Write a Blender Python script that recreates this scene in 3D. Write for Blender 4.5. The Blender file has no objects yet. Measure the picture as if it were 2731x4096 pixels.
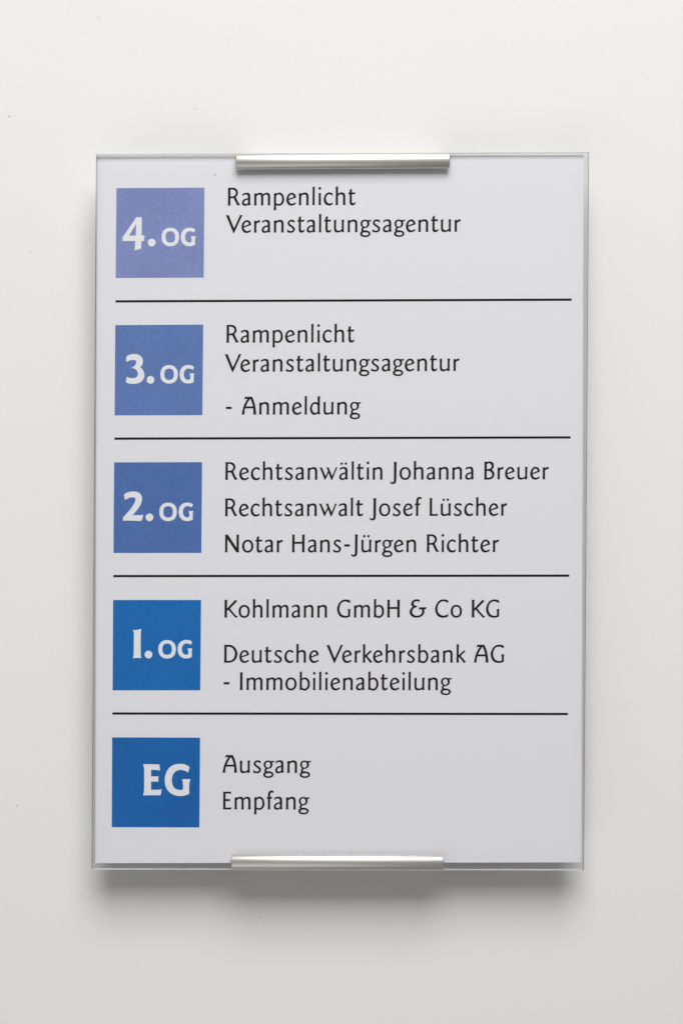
import bpy, math, random
from mathutils import Vector
from mathutils.geometry import tessellate_polygon

# ---------------------------------------------------------------- scale and camera
S = 0.00010769            # metres per photograph pixel measured on the front face of the sign
CAM_D = 0.90              # camera to front face of the sign
Y_FRONT = -0.0200         # front face of the front pane (the wall face is y = 0)
Y_PANE_B = -0.0187        # back face of the front pane
Y_PAPER = -0.0184         # front of the paper
Y_BACK_F = -0.0180
Y_BACK_B = -0.0165
CAM_Y = Y_FRONT - CAM_D

scene = bpy.context.scene
col = scene.collection
cam_data = bpy.data.cameras.new("camera")
cam = bpy.data.objects.new("camera", cam_data)
col.objects.link(cam)
cam.location = (0, CAM_Y, 0)
cam.rotation_euler = (math.radians(90), 0, 0)
cam_data.sensor_fit = 'VERTICAL'
cam_data.sensor_height = 36.0
cam_data.lens = 36.0 * CAM_D / (4096 * S)
cam_data.clip_start = 0.01
cam_data.clip_end = 50
scene.camera = cam

# ---------------------------------------------------------------- light
world = bpy.data.worlds.new("World")
scene.world = world
world.use_nodes = True
bg = world.node_tree.nodes["Background"]
bg.inputs["Color"].default_value = (1.0, 0.965, 0.915, 1)
bg.inputs["Strength"].default_value = 0.17

def area(name, loc, target, sx, sy, power, color):
    d = bpy.data.lights.new(name, 'AREA')
    d.shape = 'RECTANGLE'; d.size = sx; d.size_y = sy
    d.energy = power; d.color = color
    o = bpy.data.objects.new(name, d); col.objects.link(o)
    o.location = loc
    v = Vector(target) - Vector(loc)
    o.rotation_euler = v.to_track_quat('-Z', 'Y').to_euler()
    return o
area("ceiling_lamp", (0.14, -1.45, 1.58), (0, 0, 0), 1.35, 1.22, 56.5, (1.0, 0.992, 0.981))
area("floor_lamp", (-0.62, -1.20, -1.05), (0, 0, 0), 1.9, 0.95, 5.2, (1.0, 0.99, 0.97))

scene.view_settings.view_transform = 'Standard'
scene.view_settings.look = 'None'
scene.view_settings.exposure = 0
scene.view_settings.gamma = 1
scene.cycles.max_bounces = 12
scene.cycles.transparent_max_bounces = 24

# ---------------------------------------------------------------- helpers
def P(px, py, y):
    """photograph pixel measured on a plane parallel to the wall at depth y -> point"""
    k = S * (y - CAM_Y) / CAM_D
    return Vector(((px - 1365.5) * k, y, (2048 - py) * k))

def new_mat(name):
    m = bpy.data.materials.new(name); m.use_nodes = True
    nt = m.node_tree
    for n in list(nt.nodes): nt.nodes.remove(n)
    out = nt.nodes.new("ShaderNodeOutputMaterial")
    return m, nt, out
def N(nt, t, **kw):
    n = nt.nodes.new(t)
    for k, v in kw.items():
        if k in n.inputs.keys(): n.inputs[k].default_value = v
        else: setattr(n, k, v)
    return n
def L(nt, a, b): nt.links.new(a, b)

def mesh_obj(name, verts, faces, mat, parent=None, label=None, smooth=False):
    me = bpy.data.meshes.new(name)
    me.from_pydata([tuple(v) for v in verts], [], faces)
    me.update()
    mats = mat if isinstance(mat, (list, tuple)) else [mat]
    for m in mats: me.materials.append(m)
    if smooth:
        for p in me.polygons: p.use_smooth = True
    o = bpy.data.objects.new(name, me); col.objects.link(o)
    if parent is not None: o.parent = parent
    if label: o["label"] = label
    return o

# ---------------------------------------------------------------- materials
def principled_mat(name, base, rough, var=0.0, var_scale=100, bump=0.0, bump_scale=600,
                   metallic=0.0, var2=0.0, var2_scale=8, spec=0.5, dark=None, stretch=None):
    m, nt, out = new_mat(name)
    bs = N(nt, "ShaderNodeBsdfPrincipled"); L(nt, bs.outputs[0], out.inputs[0])
    bs.inputs["Roughness"].default_value = rough
    bs.inputs["Metallic"].default_value = metallic
    bs.inputs["Specular IOR Level"].default_value = spec
    tc = N(nt, "ShaderNodeTexCoord")
    src = tc.outputs["Object"]
    if stretch:
        mp = N(nt, "ShaderNodeMapping"); mp.inputs["Scale"].default_value = stretch
        L(nt, src, mp.inputs[0]); src = mp.outputs[0]
    nz = N(nt, "ShaderNodeTexNoise"); nz.inputs["Scale"].default_value = var_scale
    nz.inputs["Detail"].default_value = 3
    L(nt, src, nz.inputs["Vector"])
    nz2 = N(nt, "ShaderNodeTexNoise"); nz2.inputs["Scale"].default_value = var2_scale
    nz2.inputs["Detail"].default_value = 2
    L(nt, tc.outputs["Object"], nz2.inputs["Vector"])
    a = N(nt, "ShaderNodeMath", operation='MULTIPLY_ADD'); a.inputs[1].default_value = 2*var; a.inputs[2].default_value = 1 - var
    L(nt, nz.outputs[0], a.inputs[0])
    b = N(nt, "ShaderNodeMath", operation='MULTIPLY_ADD'); b.inputs[1].default_value = 2*var2; b.inputs[2].default_value = 1 - var2
    L(nt, nz2.outputs[0], b.inputs[0])
    c = N(nt, "ShaderNodeMath", operation='MULTIPLY'); L(nt, a.outputs[0], c.inputs[0]); L(nt, b.outputs[0], c.inputs[1])
    mx = N(nt, "ShaderNodeVectorMath", operation='SCALE')
    mx.inputs[0].default_value = base[:3]
    L(nt, c.outputs[0], mx.inputs["Scale"])
    L(nt, mx.outputs[0], bs.inputs["Base Color"])
    if bump:
        nb = N(nt, "ShaderNodeTexNoise"); nb.inputs["Scale"].default_value = bump_scale
        nb.inputs["Detail"].default_value = 4
        L(nt, src, nb.inputs["Vector"])
        bp = N(nt, "ShaderNodeBump"); bp.inputs["Strength"].default_value = bump
        bp.inputs["Distance"].default_value = 0.0002
        L(nt, nb.outputs[0], bp.inputs["Height"]); L(nt, bp.outputs[0], bs.inputs["Normal"])
    return m

M_WALL = principled_mat("matt_wall_paint", (0.75, 0.75, 0.745), 0.75, var=0.055, var_scale=1300,
                        bump=0.12, bump_scale=900, var2=0.010, var2_scale=7, spec=0.2)
M_PAPER = principled_mat("white_paper", (0.818, 0.803, 0.858), 0.85, var=0.022, var_scale=1900, spec=0.1)
M_INK = principled_mat("black_print", (0.010, 0.007, 0.006), 0.8, var=0.35, var_scale=2500, spec=0.1)
M_WHITE = principled_mat("unprinted_paper", (0.85, 0.84, 0.89), 0.85, var=0.014, var_scale=1900, spec=0.1)
BLUES = [(0.232, 0.280, 0.550), (0.118, 0.206, 0.485), (0.078, 0.165, 0.440), (0.004, 0.150, 0.482), (0.003, 0.130, 0.435)]
M_BLUE = [principled_mat("blue_print", c, 0.75, var=0.30, var_scale=1500, var2=0.13, var2_scale=38, spec=0.15)
          for c in BLUES]
M_ALU = principled_mat("satin_aluminium", (0.63, 0.62, 0.585), 0.42, var=0.04, var_scale=900, bump=0.25,
                       bump_scale=500, metallic=0.92, stretch=(0.04, 1, 1))
M_ALU_CUT = principled_mat("sawn_aluminium", (0.45, 0.44, 0.41), 0.5, var=0.2, var_scale=1500, metallic=1.0)
M_SPECK = principled_mat("dust_speck", (0.28, 0.21, 0.18), 0.9, var=0.2)
M_SPECK2 = principled_mat("pale_dust_speck", (0.60, 0.59, 0.58), 0.9, var=0.2)

def glass_face():
    m, nt, out = new_mat("clear_pane")
    tr = N(nt, "ShaderNodeBsdfTransparent"); tr.inputs[0].default_value = (0.975, 0.982, 0.979, 1)
    gl = N(nt, "ShaderNodeBsdfGlossy"); gl.inputs["Roughness"].default_value = 0.02
    lw = N(nt, "ShaderNodeLayerWeight"); lw.inputs[0].default_value = 0.5
    pw = N(nt, "ShaderNodeMath", operation='POWER'); pw.inputs[1].default_value = 5
    L(nt, lw.outputs["Facing"], pw.inputs[0])
    fr = N(nt, "ShaderNodeMath", operation='MULTIPLY_ADD'); fr.inputs[1].default_value = 0.96; fr.inputs[2].default_value = 0.04
    L(nt, pw.outputs[0], fr.inputs[0])
    mx = N(nt, "ShaderNodeMixShader")
    L(nt, fr.outputs[0], mx.inputs[0]); L(nt, tr.outputs[0], mx.inputs[1]); L(nt, gl.outputs[0], mx.inputs[2])
    L(nt, mx.outputs[0], out.inputs[0])
    return m
def glass_edge():
    m, nt, out = new_mat("ground_glass_edge")
    tl = N(nt, "ShaderNodeBsdfTranslucent")
    df = N(nt, "ShaderNodeBsdfDiffuse")
    gl = N(nt, "ShaderNodeBsdfGlossy"); gl.inputs["Roughness"].default_value = 0.25
    tr = N(nt, "ShaderNodeBsdfTransparent"); tr.inputs[0].default_value = (0.80, 0.88, 0.84, 1)
    tc = N(nt, "ShaderNodeTexCoord")
    nz = N(nt, "ShaderNodeTexNoise"); nz.inputs["Scale"].default_value = 420; nz.inputs["Detail"].default_value = 3
    L(nt, tc.outputs["Object"], nz.inputs["Vector"])
    cr = N(nt, "ShaderNodeValToRGB")
    cr.color_ramp.elements[0].position = 0.30; cr.color_ramp.elements[0].color = (0.80, 0.88, 0.82, 1)
    cr.color_ramp.elements[1].position = 0.62; cr.color_ramp.elements[1].color = (1.0, 1.0, 1.0, 1)
    L(nt, nz.outputs[0], cr.inputs[0]); L(nt, cr.outputs[0], tl.inputs[0])  # pale noisy colour imitates guided light and sparkle along the rim
    df.inputs[0].default_value = (0.60, 0.62, 0.61, 1)
    m1 = N(nt, "ShaderNodeMixShader"); m1.inputs[0].default_value = 0.12
    L(nt, tl.outputs[0], m1.inputs[1]); L(nt, df.outputs[0], m1.inputs[2])
    m2 = N(nt, "ShaderNodeMixShader"); m2.inputs[0].default_value = 0.03
    L(nt, m1.outputs[0], m2.inputs[1]); L(nt, tr.outputs[0], m2.inputs[2])
    m3 = N(nt, "ShaderNodeMixShader"); m3.inputs[0].default_value = 0.08
    L(nt, m2.outputs[0], m3.inputs[1]); L(nt, gl.outputs[0], m3.inputs[2])
    L(nt, m3.outputs[0], out.inputs[0])
    return m
M_GLASS = glass_face()
M_GEDGE = glass_edge()
def polished_edge(name, tint):
    m, nt, out = new_mat(name)
    tr = N(nt, "ShaderNodeBsdfTransparent"); tr.inputs[0].default_value = (tint, tint * 1.05, tint * 1.03, 1)
    gl = N(nt, "ShaderNodeBsdfGlossy"); gl.inputs["Roughness"].default_value = 0.12
    mx = N(nt, "ShaderNodeMixShader"); mx.inputs[0].default_value = 0.06
    L(nt, tr.outputs[0], mx.inputs[1]); L(nt, gl.outputs[0], mx.inputs[2]); L(nt, mx.outputs[0], out.inputs[0])
    return m
M_PEDGE = polished_edge("polished_edge_painted_dark", 0.09)  # dark tint stands in for the dark room refracted in the side edges
M_BEDGE = polished_edge("back_glass_edge", 0.68)

# ---------------------------------------------------------------- the wall
wall = mesh_obj("wall", [(-1.6, 0, -1.6), (1.6, 0, -1.6), (1.6, 0, 1.6), (-1.6, 0, 1.6),
                         (-1.6, 0.1, -1.6), (1.6, 0.1, -1.6), (1.6, 0.1, 1.6), (-1.6, 0.1, 1.6)],
                [(0, 1, 2, 3), (5, 4, 7, 6), (4, 0, 3, 7), (1, 5, 6, 2), (3, 2, 6, 7), (4, 5, 1, 0)], M_WALL)
wall["kind"] = "structure"

def speck(px, py, rx, ry, y, mat, parent, n=9, seed=0):
    rnd = random.Random(seed)
    c = P(px, py, y); vs = [c + Vector((0, -0.00006, 0))]
    for i in range(n):
        a = i / n * 2 * math.pi; r = rnd.uniform(0.6, 1.2)
        vs.append(c + Vector((rx * S * r * math.cos(a), -0.00002, ry * S * r * math.sin(a))))
    return mesh_obj("speck", vs, [(0, 1 + (i + 1) % n, 1 + i) for i in range(n)], mat, parent)
for i, (x, y, rx, ry, d) in enumerate([(38, 466, 2.5, 5, 1), (781, 435, 2.5, 2.5, 1), (396, 70, 4, 3, 0), (346, 134, 4, 3, 0),
        (545, 205, 4, 3, 0), (70, 3223, 3, 2, 1), (1038, 3671, 2.5, 3, 1), (336, 3915, 5, 2, 0), (1551, 3724, 3, 3, 0),
        (1470, 3847, 2, 2, 1), (2452, 4042, 2.5, 3, 0), (128, 2470, 3, 3, 0),
        (2632, 3556, 2.5, 2.5, 0), (124, 1010, 2.5, 2.5, 1)]):
    speck(x, y, rx, ry, 0.0, M_SPECK if d else M_SPECK2, wall, seed=i)

# ---------------------------------------------------------------- the sign
sign = bpy.data.objects.new("directory_sign", None)
col.objects.link(sign)
sign.empty_display_size = 0.05
sign["label"] = "glass floor directory with five blue squares, held by two aluminium clips on a wall"
sign["category"] = "sign"

def pane(name, corners, yf, yb, ch, chz, label):
    """glass plate with a chamfered, ground rim; corners as TL TR BR BL photograph pixels on the front face"""
    q = [P(x, y, Y_FRONT) for x, y in corners]
    c = sum(q, Vector()) / 4
    def ring(y, inset, inz):
        r = []
        for p in q:
            r.append(Vector((p.x - math.copysign(inset, p.x - c.x), y, p.z - math.copysign(inz, p.z - c.z))))
        return r
    d = yb - yf
    v = ring(yf, ch, chz) + ring(yf + d * 0.35, ch * 0.35, chz * 0.55) + ring(yf + d * 0.9, 0, 0) + ring(yb, ch * 0.25, ch * 0.25)
    f = [(0, 3, 2, 1), (12, 13, 14, 15)]
    face = mesh_obj(name, v[0:4] + v[12:16], [(0, 3, 2, 1), (4, 5, 6, 7)], M_GLASS, sign, label)
    faces = []
    for lv in range(3):
        for i in range(4):
            a, b = lv * 4 + i, lv * 4 + (i + 1) % 4
            faces.append((a, b, b + 4, a + 4))
    e = mesh_obj("pane_edge", v, faces, [M_GEDGE, M_PEDGE, M_BEDGE], face)
    for i, p in enumerate(e.data.polygons):     # top and bottom rims are ground matt, the sides polished and tinted dark for refraction
        if i % 2 == 1: p.material_index = 1
        if name == "back_pane": p.material_index = 2
    return face
FRONT = [(384.5, 615), (2355, 606.5), (2334.5, 3483.5), (366.5, 3480)]
pane("front_pane", FRONT, Y_FRONT, Y_PANE_B, 0.00034, 0.00078, "clear front pane over the paper")
BACK = [(x + (1 if x < 1365 else -1) * 1.5, y + (1 if y < 2048 else -1) * 2.0) for x, y in FRONT]
pane("back_pane", BACK, Y_BACK_F, Y_BACK_B, 0.00012, 0.00012, "clear back pane behind the paper")

# paper sheet, thin solid with a very slight belly
def sheet(name, corners, y, thick, mat, parent, label):
    nx, nz = 12, 16
    tl, tr, br, bl = [P(x, yy, y) for x, yy in corners]
    vs, fs = [], []
    for side in (0, 1):
        for j in range(nz + 1):
            for i in range(nx + 1):
                u, w = i / nx, j / nz
                p = (tl * (1-u) + tr * u) * (1 - w) + (bl * (1-u) + br * u) * w
                vs.append(p + Vector((0, side * thick, 0)))
    o = (nx + 1) * (nz + 1)
    idx = lambda s, i, j: s * o + j * (nx + 1) + i
    for j in range(nz):
        for i in range(nx):
            fs.append((idx(0,i,j), idx(0,i,j+1), idx(0,i+1,j+1), idx(0,i+1,j)))
            fs.append((idx(1,i,j), idx(1,i+1,j), idx(1,i+1,j+1), idx(1,i,j+1)))
    for i in range(nx):
        fs.append((idx(0,i,0), idx(0,i+1,0), idx(1,i+1,0), idx(1,i,0)))
        fs.append((idx(0,i,nz), idx(1,i,nz), idx(1,i+1,nz), idx(0,i+1,nz)))
    for j in range(nz):
        fs.append((idx(0,0,j), idx(1,0,j), idx(1,0,j+1), idx(0,0,j+1)))
        fs.append((idx(0,nx,j), idx(0,nx,j+1), idx(1,nx,j+1), idx(1,nx,j)))
    return mesh_obj(name, vs, fs, mat, parent, label)
PAPER = [(388.5, 624), (2332.5, 620), (2323.8, 3449.5), (382.2, 3452.5)]
paper = sheet("paper_insert", PAPER, Y_PAPER, 0.00015, M_PAPER, sign, "white paper insert with blue squares, divider lines and black lettering")

# ---------------------------------------------------------------- printed squares and lines
Y_SQ = Y_PAPER - 0.00003
Y_LT = Y_PAPER - 0.00006
def quad(name, corners, y, mat, label):
    q = [P(a, b, y) for a, b in corners]
    return mesh_obj(name, q, [(0, 3, 2, 1)], mat, paper, label)
SQ = [[(466.8, 752.6), (818.1, 750.7), (815.4, 1110.4), (463.3, 1112.0)],
      [(461.9, 1300.4), (813.5, 1298.4), (809.9, 1660.6), (459.4, 1661.6)],
      [(457.3, 1849.4), (808.9, 1848.6), (805.8, 2211.6), (454.8, 2211.9)],
      [(453.3, 2399.9), (804.8, 2399.9), (801.7, 2761.1), (451.2, 2761.4)],
      [(449.6, 2949.6), (800.9, 2950.4), (798.1, 3309.6), (447.9, 3308.6)]]
FLOORS = ["4. OG", "3. OG", "2. OG", "1. OG", "EG"]
TONES = ["pale violet blue", "soft blue", "medium blue", "strong blue", "deep blue"]
for i, c in enumerate(SQ):
    quad("floor_square", c, Y_SQ, M_BLUE[i], "%s printed square behind the number %s" % (TONES[i], FLOORS[i]))
RULES = [((463.2, 1205.5), (2284.8, 1198.6)), ((458.5, 1754.6), (2280.5, 1749.6)),
         ((454.0, 2304.4), (2275.3, 2302.6)), ((450.5, 2854.0), (2270.0, 2856.0))]
for i, (a, b) in enumerate(RULES):
    h = 4.6
    quad("divider_line", [(a[0], a[1]-h), (b[0], b[1]-h), (b[0]-.06, b[1]+h), (a[0]-.06, a[1]+h)], Y_SQ, M_INK,
         "thin black line under the %s entry" % FLOORS[i])

# ---------------------------------------------------------------- lettering
def smooth_path(pts, sub=6):
    """closed outline; points (x, y) smooth or (x, y, 1) corner; Catmull-Rom between corners"""
    n = len(pts); out = []
    cor = [len(p) > 2 for p in pts]
    for i in range(n):
        p1, p2 = pts[i], pts[(i + 1) % n]
        out.append((p1[0], p1[1]))
        if cor[i] and cor[(i + 1) % n]: continue
        p0 = pts[i - 1] if not cor[i] else None
        p3 = pts[(i + 2) % n] if not cor[(i + 1) % n] else None
        for k in range(1, sub):
            t = k / sub
            r = []
            for d in (0, 1):
                b, c = p1[d], p2[d]
                m1 = (c - p0[d]) / 2 if p0 else None
                m2 = (p3[d] - b) / 2 if p3 else None
                if m1 is None: m1 = 1.5 * (c - b) - 0.5 * m2
                if m2 is None: m2 = 1.5 * (c - b) - 0.5 * m1
                h00 = 2*t**3 - 3*t**2 + 1; h10 = t**3 - 2*t**2 + t
                h01 = -2*t**3 + 3*t**2; h11 = t**3 - t**2
                r.append(h00*b + h10*m1 + h01*c + h11*m2)
            out.append(tuple(r))
    return out
def superellipse(cx, cy, rx, ry, e=2.2, n=40):
    r = []
    for i in range(n):
        a = i / n * 2 * math.pi; c, s = math.cos(a), math.sin(a)
        r.append((cx + rx * math.copysign(abs(c)**(2/e), c), cy + ry * math.copysign(abs(s)**(2/e), s)))
    return r
def parse(s):
    r = []
    for tok in s.split():
        c = tok.endswith('!')
        x, y = tok.rstrip('!').split(',')
        r.append((float(x), float(y), 1) if c else (float(x), float(y)))
    return r
def poly(s, *holes): return [smooth_path(parse(s))] + [h if isinstance(h, list) else smooth_path(parse(h)) for h in holes]
def dot(cx, cy, r): return [superellipse(cx, cy, r, r, 2, 20)]
def stem(xl, xr, yb, yt, top='flat', bot='flat', f=6):
    s = []
    if bot == 'flat': s += ["%g,%g!" % (xr + f, yb), "%g,%g!" % (xl - f, yb), "%g,%g" % (xl - 1.2, yb + 22), "%g,%g" % (xl, yb + 60)]
    else: s += ["%g,%g!" % (xr, yb), "%g,%g!" % (xl, yb)]
    if top == 'flat': s += ["%g,%g" % (xl, yt - 60), "%g,%g" % (xl - 1.2, yt - 22), "%g,%g!" % (xl - f, yt), "%g,%g!" % (xr + f, yt), "%g,%g" % (xr + 1.2, yt - 22), "%g,%g" % (xr, yt - 60)]
    elif top == 'a': s += ["%g,%g" % (xl, yt - 75), "%g,%g" % (xl - 1.5, yt - 35), "%g,%g!" % (xl - f - 2, yt - 14), "%g,%g!" % (xr + 2, yt), "%g,%g" % (xr, yt - 40)]
    elif top == 'n': s += ["%g,%g" % (xl, yt - 75), "%g,%g" % (xl - 1.5, yt - 38), "%g,%g!" % (xl - f - 1, yt - 18), "%g,%g!" % (xr - 3, yt), "%g,%g!" % (xr, yt - 30)]
    else: s += ["%g,%g!" % (xl, yt), "%g,%g!" % (xr, yt)]
    if bot == 'flat': s += ["%g,%g" % (xr, yb + 60), "%g,%g" % (xr + 1.2, yb + 22)]
    return poly(' '.join(s))

ARCH = "45,246! 90,270 140,280 185,268 210,238 219,190 219,100! 171,100! 171,180 164,218 140,236 110,238 80,225 45,197!"
A_HOOK = "18,210! 8,248! 45,270 95,281 140,277 172,254 184,205 184,100 185,45 198,18! 150,-6! 140,25 136,60 135,150 133,205 120,236 92,246 58,241 34,227"
A_BOWL = "140,160! 80,149 32,122 5,78 3,38 28,3 72,-8 115,3 145,28! 140,58! 115,36 85,27 55,38 46,66 58,97 95,121 140,130!"
U_L = "0,262! 53,280! 50,200 50,90 60,50 90,32 130,36 178,60! 178,24! 130,2 80,-7 35,3 12,35 5,90 5,200"
U_R = "168,275! 232,275! 224,235 222,190 222,60 224,30 229,8! 178,-7! 178,230"
E_OUT = "213,168! 205,215 172,260 120,276 65,259 20,205 2,130 12,65 50,10 110,-9 170,5 215,36! 193,62! 158,36 120,31 85,45 62,78 50,114!"
E_EYE = "50,140! 165,183! 151,222 117,240 77,221 56,182"
DOTS_A = [dot(53, 357, 25), dot(148, 357, 25)]
DOTS_U = [dot(68, 357, 25), dot(161, 357, 25)]
GL = {
 'l': (58, [stem(8, 53, 0, 412, 'a')]),
 'i': (56, [stem(8, 53, 0, 272, 'a'), dot(30, 373, 28)]),
 'n': (225, [stem(6, 53, 0, 272, 'n'), poly(ARCH), stem(171, 219, 0, 112, '')]),
 'h': (226, [stem(8, 55, 0, 416, 'a'), poly(ARCH), stem(172, 220, 0, 112, '')]),
 'm': (365, [stem(7, 54, 0, 272, 'n'), poly("46,246! 95,273 140,280 178,268 207,232! 207,100! 160,100! 160,190 150,226 125,240 90,232 46,200!"),
             poly("185,228! 240,268 290,280 335,264 358,218 360,100! 312,100! 312,190 302,228 277,242 240,232 190,200!"),
             stem(160, 207, 0, 112, ''), stem(312, 360, 0, 112, '')]),
 'u': (232, [poly(U_L), poly(U_R)]),
 'r': (136, [stem(6, 53, 0, 270, 'n'), poly("48,232! 75,258 98,271 120,276 135,266! 128,225! 100,226 75,214 48,188!")]),
 'a': (199, [poly(A_HOOK), poly(A_BOWL)]),
 'e': (215, [poly(E_OUT, E_EYE)]),
 'c': (203, [poly("202,245! 165,272 120,281 65,262 20,210 0,130 15,55 60,5 120,-10 165,0 198,18! 198,62! 165,38 130,32 85,48 57,95 48,140 58,195 90,232 125,243 160,232 188,210!")]),
 'o': (250, [[superellipse(125, 135, 125, 143, 2.15), superellipse(126, 135, 78, 106, 2.25)]]),
 's': (178, [poly("175,250! 145,272 95,280 50,265 18,220 20,180 50,145 95,115 128,82 133,55 115,33 80,27 45,37 18,65! 0,20! 35,0 85,-8 140,4 172,40 178,78 160,115 110,152 72,180 57,210 70,235 100,244 135,232 160,213!")]),
 't': (158, [poly("30,338! 78,358! 77,200 77,80 88,46 110,35 135,43 155,64! 158,35 140,8 105,-7 65,-4 38,20 30,65 30,200"), poly("0,275! 152,278! 146,240! 4,240!")]),
 'p': (233, [stem(6, 53, -110, 275, 'n'), poly("48,252! 85,273 125,283 175,265 215,215 232,135 222,65 180,10 125,-12 85,-6 48,8! 48,42! 90,28 130,28 165,50 183,95 185,150 172,205 140,238 105,242 75,230 48,205!")]),
 'b': (232, [poly("0,400! 57,415! 54,370 54,10! 38,10! 5,-6! 8,60 8,350"), poly("48,248! 90,272 130,278 180,260 218,210 232,140 225,75 185,15 125,-13 80,-4 36,12! 50,60! 80,35 115,27 150,38 180,80 187,140 172,200 140,235 110,241 80,232 48,212!")]),
 'd': (236, [poly("175,252! 150,268 115,277 60,255 20,200 2,130 15,60 50,8 95,-10 140,0 180,28! 180,62! 140,38 105,32 70,60 50,110 50,160 70,215 105,236 140,232 175,205!"),
             poly("170,394! 224,412! 221,300 221,60 236,10! 196,-8! 178,30 173,80 173,300")]),
 'g': (244, [[superellipse(106, 185, 98, 91, 2.15), superellipse(104, 182, 54, 65, 2.2)],
             poly("120,272! 180,264 246,272! 234,234! 205,237 175,232!"),
             poly("62,115! 38,88 25,60 32,28 52,2! 92,20! 72,42 66,60 78,78 105,95!"),
             [superellipse(114, -39, 115, 72, 2.15), superellipse(117, -41, 72, 38, 2.2)],
             poly("45,8! 75,33 130,33 180,15! 160,-5! 90,-5!")]),
 'k': (212, [stem(7, 53, 0, 413, 'a'), poly("48,158! 175,275! 198,250! 96,150! 48,103!"), poly("92,154! 180,50 212,15! 170,-12! 130,45 62,132!")]),
 'f': (155, [poly("82,0! 26,0! 31,30 32,100 32,300 38,365 62,405 105,421 155,406! 149,367! 120,380 98,375 84,350 79,300 79,100 80,30"), poly("8,272! 122,276! 116,238! 0,238!")]),
 'w': (412, [poly("0,272! 63,272! 70,235 143,75! 130,-11! 118,5! 25,235"), poly("116,10! 130,-11! 215,165! 198,200! 140,72!"),
             poly("150,272! 210,272! 222,230 290,75! 278,-12! 265,0! 175,235"), poly("264,5! 278,-12! 292,5! 385,235 412,272! 350,272! 355,240 283,72!")]),
 'J': (145, [poly("76,392! 146,392! 138,350 137,250 136,20 130,-45 112,-82 70,-100 35,-97 5,-82! 2,-38! 30,-60 58,-63 78,-45 83,-10 83,250 83,350")]),
 'B': (228, [poly("0,395! 50,398! 57,375! 57,10! 8,10! 7,60 7,340"),
             poly("50,368! 85,393 125,400 180,382 212,335 210,265 190,235 160,208! 120,190! 50,190! 50,226! 110,230 145,245 163,280 160,325 135,355 105,362 80,353 50,332!"),
             poly("50,224! 140,222 190,198 222,150 228,115 218,62 180,20 110,-2 0,-4! 7,33! 100,35 150,48 177,85 177,120 160,158 120,186 50,192!")]),
 'L': (193, [stem(8, 58, 0, 392), poly("2,0! 183,0! 193,44! 150,36 10,36!")]),
 'N': (322, [stem(8, 55, 0, 392), poly("12,392! 66,392! 312,20! 312,2! 258,0! 30,335!"), stem(262, 312, 0, 392)]),
 'H': (290, [stem(8, 58, 0, 392), stem(230, 282, 0, 392), poly("50,230! 240,230! 240,190! 50,190!")]),
 'K': (306, [stem(7, 60, 0, 392), poly("54,190! 246,395! 283,362! 122,198! 54,142!"), poly("122,206! 240,60 308,15! 262,-10! 200,50 90,176!")]),
 'G': (302, [poly("292,372! 240,393 180,398 110,380 45,320 5,230 2,170 20,90 75,20 150,-5 200,-7 245,2 292,20! 292,70 293,140 303,182! 235,182! 246,140 246,40! 205,32 160,35 105,60 65,120 52,190 65,270 105,330 160,357 215,353 285,320!")]),
 'C': (296, [poly("293,372! 240,393 180,400 110,382 45,320 5,230 2,170 20,90 75,20 150,-5 210,-6 285,18! 296,80! 250,48 195,36 145,42 100,70 62,120 52,190 65,270 105,330 160,360 215,358 283,322!")]),
 'D': (298, [poly("0,392! 100,394 170,385 240,335 280,270 298,200 285,120 240,50 170,8 100,-3 0,-2! 6,60 7,200 6,330", "56,352! 110,353 170,335 220,280 242,210 235,140 205,80 160,45 110,36 56,35!")]),
 'E': (192, [poly("0,392! 177,392! 176,345! 140,355 55,356! 55,226! 155,226! 152,184! 55,186! 55,36! 150,36 192,44! 180,0! 0,0! 6,60 6,330")]),
 'A': (320, [poly("70,395! 226,397! 215,352! 100,352 56,342!"), poly("140,358! 95,300 50,210 20,110 0,2! 57,2! 66,110 100,210 140,290 190,358!"),
             poly("226,397! 275,280 305,150 320,2! 260,2! 257,110 240,220 210,310 184,356!"), poly("62,180! 290,180! 290,141! 62,141!")]),
 'I': (70, [stem(9, 61, 0, 392)]),
 '&': (382, [poly("225,382! 190,398 150,402 95,388 48,350 33,305 42,265 72,235! 30,200 2,140 12,70 70,12 160,-6 250,15 310,70 330,130 322,165 305,190! 262,190! 278,150 272,95 228,48 160,34 100,50 58,100 60,160 95,205 150,222! 165,262! 127,258 95,285 88,325 115,352 165,362 213,345!"),
             poly("210,222! 382,225! 355,180! 205,180!")]),
 '-': (123, [poly("0,172! 123,172! 123,127! 0,127!")]),
}
GL['\u00e4'] = (199, GL['a'][1] + DOTS_A)
GL['\u00fc'] = (232, GL['u'][1] + DOTS_U)
LSB = {'l': 39, 'i': 41, 'n': 39, 'h': 39, 'm': 39, 'u': 37, 'r': 39, 'a': 28, 'e': 25, 'c': 24, 'o': 25, 's': 30, 't': 24, 'p': 38,
       'b': 39, 'd': 24, 'g': 20, 'k': 40, 'f': 22, 'w': 4, 'J': -22, 'B': 40, 'L': 40, 'N': 40, 'H': 41, 'K': 37, 'G': 27, 'C': 25,
       'D': 40, 'E': 40, 'A': 37, 'I': 42, '&': 18, '-': 41, 'R': 40, 'V': -4, '\u00e4': 28, '\u00fc': 37}
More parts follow.
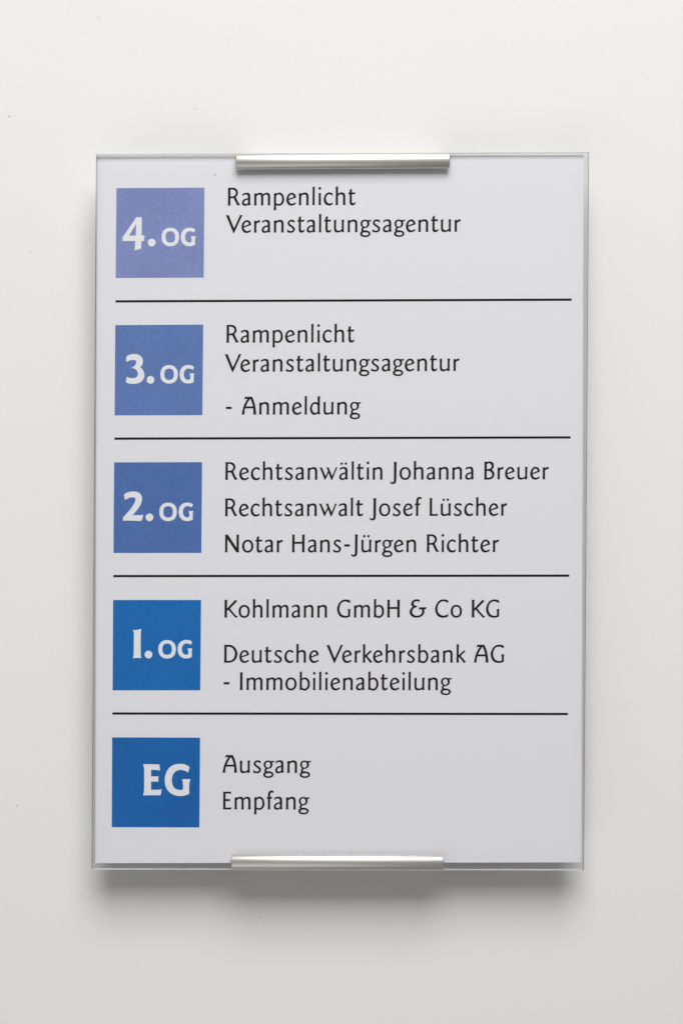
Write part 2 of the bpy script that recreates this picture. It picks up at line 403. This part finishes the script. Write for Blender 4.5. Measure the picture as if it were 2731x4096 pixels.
RSB = {'l': 39, 'i': 40, 'n': 38, 'h': 39, 'm': 39, 'u': 34, 'r': 9, 'a': 31, 'e': 23, 'c': 19, 'o': 24, 's': 33, 't': 20, 'p': 25,
       'b': 27, 'd': 27, 'g': -7, 'k': -7, 'f': -20, 'w': 5, 'J': 39, 'B': 30, 'L': 22, 'N': 40, 'H': 42, 'K': -10, 'G': 33, 'C': 27,
       'D': 20, 'E': 25, 'A': 26, 'I': 39, '&': 7, '-': 35, 'R': 9, 'V': -43, '\u00e4': 34, '\u00fc': 34}
GL['R'] = (280, [stem(7, 57, 0, 392), poly("30,392! 102,395 165,382 207,345 225,290 218,240 177,190! 132,165! 40,165! 40,201! 110,203 148,217 174,250 179,285 166,325 117,356 57,358! 30,358!"),
                 poly("126,175! 178,192! 237,63 280,18! 222,-3! 199,30")])
GL['V'] = (368, [poly("0,388! 70,388! 78,350 184,92! 178,-16! 168,-6! 150,40 22,345"), poly("163,10! 178,-16! 192,8! 346,345 368,390! 300,390! 302,355 180,85!")])
SPACE = 156
KERN = {('-', 'J'): 22}

U = 1 / 5.6
LEAN = -0.0072   # the print leans very slightly on the sheet
def spread(lp, d):
    """push a closed outline out by d"""
    n = len(lp)
    ar = sum(lp[i][0] * lp[(i+1) % n][1] - lp[(i+1) % n][0] * lp[i][1] for i in range(n))
    sg = 1 if ar > 0 else -1
    out = []
    for i in range(n):
        a, b, c = lp[i-1], lp[i], lp[(i+1) % n]
        e1 = (b[0]-a[0], b[1]-a[1]); e2 = (c[0]-b[0], c[1]-b[1])
        l1 = math.hypot(*e1) or 1e-9; l2 = math.hypot(*e2) or 1e-9
        nx, ny = e1[1]/l1 + e2[1]/l2, -e1[0]/l1 - e2[0]/l2
        q = math.hypot(nx, ny)
        if q < 0.3: out.append(b); continue
        k = min(2/q, 1.6) * d * sg / q
        out.append((b[0] + nx*k, b[1] + ny*k))
    return out
def add_poly(loops, to3d, verts, faces, dy):
    base = len(verts)
    pts = []
    vecs = []
    for lp in loops:
        vecs.append([Vector((x, y, 0)) for x, y in lp]); pts += lp
    tris = tessellate_polygon(vecs)
    for x, y in pts:
        verts.append(to3d(x, y) + Vector((0, dy, 0)))
    for t in tris:
        a, b, c = [base + k for k in t]
        pa, pb, pc = verts[a], verts[b], verts[c]
        nrm = (pb - pa).cross(pc - pa)
        faces.append((a, b, c) if nrm.y < 0 else (a, c, b))
def text_line(text, x0, y0, x1, y1, label):
    pen = 0; place = []; prev = None
    for ch in text:
        if ch == ' ':
            pen += SPACE; prev = ' '; continue
        if prev is not None: pen += LSB[ch]
        if (prev, ch) in KERN: pen += KERN[(prev, ch)]
        place.append((ch, pen)); end = pen + GL[ch][0]
        pen = end + RSB[ch]; prev = ch
    k = (x1 - x0) / (end * U)
    print("line %-32s fit %.4f" % (text, k))
    verts, faces = [], []
    for ch, px in place:
        for pi, loops in enumerate(GL[ch][1]):
            def to3d(x, y, px=px):
                ux = (px * k + x * (1 + (k - 1) * 0.5)) * U
                t = ux / (x1 - x0)
                yy = y0 + (y1 - y0) * t - y * U
                return P(x0 + ux + LEAN * (-y * U), yy, Y_LT)
            heavy = [spread(lp, 2.4 if li == 0 else -2.4) for li, lp in enumerate(loops)]
            add_poly(heavy, to3d, verts, faces, -pi * 0.000003)
    return mesh_obj("lettering", verts, faces, M_INK, paper, label)

LINES = [
 ("Rampenlicht", 911.3, 821.6, 1420.9, 819.3, "first text line beside 4. OG"),
 ("Veranstaltungsagentur", 903.4, 930.3, 1840.8, 926.3, "second text line beside 4. OG"),
 ("Rampenlicht", 905.7, 1370.2, 1416.4, 1368.2, "first text line beside 3. OG"),
 ("Veranstaltungsagentur", 898.9, 1486.6, 1836.2, 1483.2, "second text line beside 3. OG"),
 ("- Anmeldung", 904.3, 1658.3, 1442.3, 1656.8, "short dashed text line beside 3. OG"),
 ("Rechtsanw\u00e4ltin Johanna Breuer", 901.0, 1919.2, 2192.7, 1916.6, "first text line beside 2. OG"),
 ("Rechtsanwalt Josef L\u00fcscher", 900.2, 2064.3, 2026.6, 2062.2, "second text line beside 2. OG"),
 ("Notar Hans-J\u00fcrgen Richter", 899.6, 2208.8, 1993.6, 2207.7, "third text line beside 2. OG"),
 ("Kohlmann GmbH & Co KG", 897.3, 2469.6, 1996.4, 2469.0, "first text line beside 1. OG"),
 ("Deutsche Verkehrsbank AG", 896.4, 2649.8, 2015.2, 2650.0, "second text line beside 1. OG"),
 ("- Immobilienabteilung", 895.3, 2759.6, 1804.7, 2760.0, "dashed text line beside 1. OG"),
 ("Ausgang", 890.8, 3091.1, 1242.5, 3091.5, "first text line beside EG"),
 ("Empfang", 892.1, 3237.0, 1236.9, 3237.3, "second text line beside EG"),
]
for t in LINES: text_line(*t)

# floor numbers: outlines in photograph coordinates of each square
W3 = poly("258,650! 258,592 275,562 320,541 385,533 450,545 498,580 518,635 512,690 495,720 472,738! 505,765 530,805 543,860 538,905 505,955 455,988 385,1001 310,998 272,986 254,968! 262,915 268,888! 300,905 350,912 405,903 432,878 440,845 430,800 395,768 362,755 322,751! 365,737 402,702 414,665 405,637 375,626 330,630 296,641 267,656!")
W2 = poly("240,667! 228,620 222,585! 255,558 310,538 375,532 430,541 475,568 498,605 505,650 492,715 455,785 400,858 356,904! 430,903 480,903 526,896! 515,945 502,980 484,992! 460,996 350,990 205,990! 207,945! 270,870 330,800 380,725 402,670 398,640 375,625 330,626 285,640")
W1 = poly("360,552! 430,545 495,530! 488,580 485,650 484,800 486,930 495,990! 430,986 362,990! 373,940 376,880 378,650 375,590")
W4 = poly("487,754! 543,754! 542,945! 572,945! 568,1003! 540,1003! 537,1085! 500,1093 465,1105! 472,1060 474,1003! 341,1003! 345,962!", "486,822! 410,947! 480,947!")
WE = poly("562,497! 815,499! 820,530 825,597! 770,588 686,586! 686,688! 802,688! 797,776! 750,770 686,772! 686,898! 780,898 850,891! 843,945 832,985! 700,983 560,987! 572,940 577,880 578,600 574,550")
WG = poly("1288,540! 1268,625! 1215,600 1155,586 1095,597 1045,635 1018,695 1012,770 1030,840 1070,884 1130,900 1184,895! 1188,850 1184,790 1172,731! 1304,731! 1288,785 1282,860 1284,960! 1215,988 1140,997 1060,985 985,945 930,880 903,790 903,710 925,625 975,550 1050,505 1140,492 1220,502")
WO = [superellipse(929, 852, 137, 145, 2.25), superellipse(929, 851, 75, 89, 2.4)]
WGS = poly("1318,730! 1305,782! 1265,766 1225,761 1187,778 1163,820 1161,870 1178,915 1215,938 1257,932! 1262,890 1250,838! 1325,838! 1315,890 1316,972! 1275,990 1220,996 1165,983 1120,945 1098,890 1096,830 1112,770 1155,725 1215,706 1270,710")
def crop(ox, oy, sc): return lambda x, y: P(ox + x / sc, oy + y / sc, Y_LT)
C2 = crop(440, 1280, 3.92)
def og(dx, dy): return lambda x, y: P(440 + x / 3.92 + dx, 1280 + y / 3.92 + dy, Y_LT)
def number(parts, label):
    vs, fs = [], []
    for i, (loops, f) in enumerate(parts): add_poly(loops, f, vs, fs, -i * 0.000001)
    return mesh_obj("floor_number", vs, fs, M_WHITE, paper, label)
def pdot(x, y): return ([superellipse(x, y, 15.3, 15.6, 2, 28)], lambda a, b: P(a, b, Y_LT))
number([(W4, crop(360, 580, 2.6133)), pdot(607.6, 970.4), (WO, og(5.0, -549.2)), (WGS, og(5.0, -549.2))], "white floor number 4. OG")
number([(W3, C2), pdot(602.8, 1519.3), (WO, C2), (WGS, C2)], "white floor number 3. OG")
number([(W2, crop(440, 1830, 3.92)), pdot(598.7, 2069.3), (WO, og(-3.9, 550.2)), (WGS, og(-3.9, 550.2))], "white floor number 2. OG")
number([(W1, crop(440, 2380, 3.92)), pdot(594.8, 2618.3), (WO, og(-7.9, 1099.7)), (WGS, og(-7.9, 1099.7))], "white floor number 1. OG")
number([(WE, crop(430, 2930, 3.92)), (WG, crop(430, 2930, 3.92))], "white floor letters EG")
speck(563, 789, 3, 2, Y_SQ, M_SPECK, paper, seed=40)
speck(1299, 1848, 1.6, 1.6, Y_SQ, M_SPECK, paper, seed=41)
speck(2163, 1045, 2.2, 2.2, Y_SQ, M_SPECK2, paper, seed=42)
speck(862, 700, 6, 4, Y_SQ, M_SPECK2, paper, seed=43)

# ---------------------------------------------------------------- aluminium clips and wall brackets
def clip(corners, top, label):
    """rounded channel gripping the panes; corners TL TR BR BL in photograph pixels"""
    tl, tr, br, bl = [P(x, y, Y_FRONT - 0.002) for x, y in corners]
    h = (tl - bl).length
    prof = []          # (distance from the free lip towards the outer edge 0..1, depth y)
    y_lip = Y_FRONT - 0.0004
    bulge = 0.0023
    n = 28
    yo = Y_BACK_B + 0.0010
    for i in range(n + 1):
        a = math.pi * i / n
        u = 0.5 - 0.5 * math.cos(a)
        d = math.sin(a) * bulge
        base = y_lip - 0.0004 * (1 - u) - 0.0004 * u
        prof.append((u, base - d))
    prof.append((1.0, yo))
    prof.append((0.84, yo))
    prof.append((0.84, y_lip + 0.0002))
    prof.append((0.0, y_lip))
    m = len(prof)
    e = 0.00012
    secs = [(0.0, 0.985), (e, 1.0), (1 - e, 1.0), (1.0, 0.985)]
    vs = []
    L_ = (tr - tl).length
    for t, s in [(0.0, .97), (0.0002 / L_, 1.0), (1 - 0.0002 / L_, 1.0), (1.0, .97)]:
        a, b = tl * (1 - t) + tr * t, bl * (1 - t) + br * t
        outer, lip = (a, b) if top else (b, a)
        for u, y in prof:
            uu = 0.5 + (u - 0.5) * s
            p = lip * (1 - uu) + outer * uu
            yy = y if y > y_lip else y_lip + (y - y_lip) * s
            vs.append(Vector((p.x, yy, p.z)))
    fs = []
    for k in range(3):
        for i in range(m):
            a, b = k * m + i, k * m + (i + 1) % m
            q = (a, b, b + m, a + m)
            fs.append(q if top else q[::-1])
    capA = list(range(m)); capB = [3 * m + i for i in range(m)]
    nb = len(fs)
    fs += [tuple(capA[::-1]) if top else tuple(capA), tuple(capB) if top else tuple(capB[::-1])]
    o = mesh_obj("clip", vs, fs, [M_ALU, M_ALU_CUT], sign, label)
    for i, p in enumerate(o.data.polygons):
        if i < nb:
            p.use_smooth = (i % m) < n
        else: p.material_index = 1
    # bracket that carries the clip off the wall
    x0, x1 = tl.x + 0.004, tr.x - 0.004
    zc = (tl.z + bl.z) / 2 + (-0.0005 if top else 0.0010)
    z0, z1 = zc - 0.0045, zc + 0.0045
    ya, yb = Y_BACK_B + 0.0012, -0.0001
    bv = [(x, y, z) for x in (x0, x1) for y in (ya, yb) for z in (z0, z1)]
    bf = [(0, 1, 3, 2), (4, 6, 7, 5), (0, 4, 5, 1), (2, 3, 7, 6), (0, 2, 6, 4), (1, 5, 7, 3)]
    mesh_obj("wall_bracket", bv, bf, M_ALU_CUT, sign)
    return o
clip([(945.5, 612.5), (1797.5, 609.0), (1796.5, 672.5), (944.5, 677.0)], True, "rounded aluminium clip on the top edge")
clip([(926.0, 3419.0), (1771.5, 3421.0), (1771.5, 3484.5), (927.0, 3482.0)], False, "rounded aluminium clip on the bottom edge")
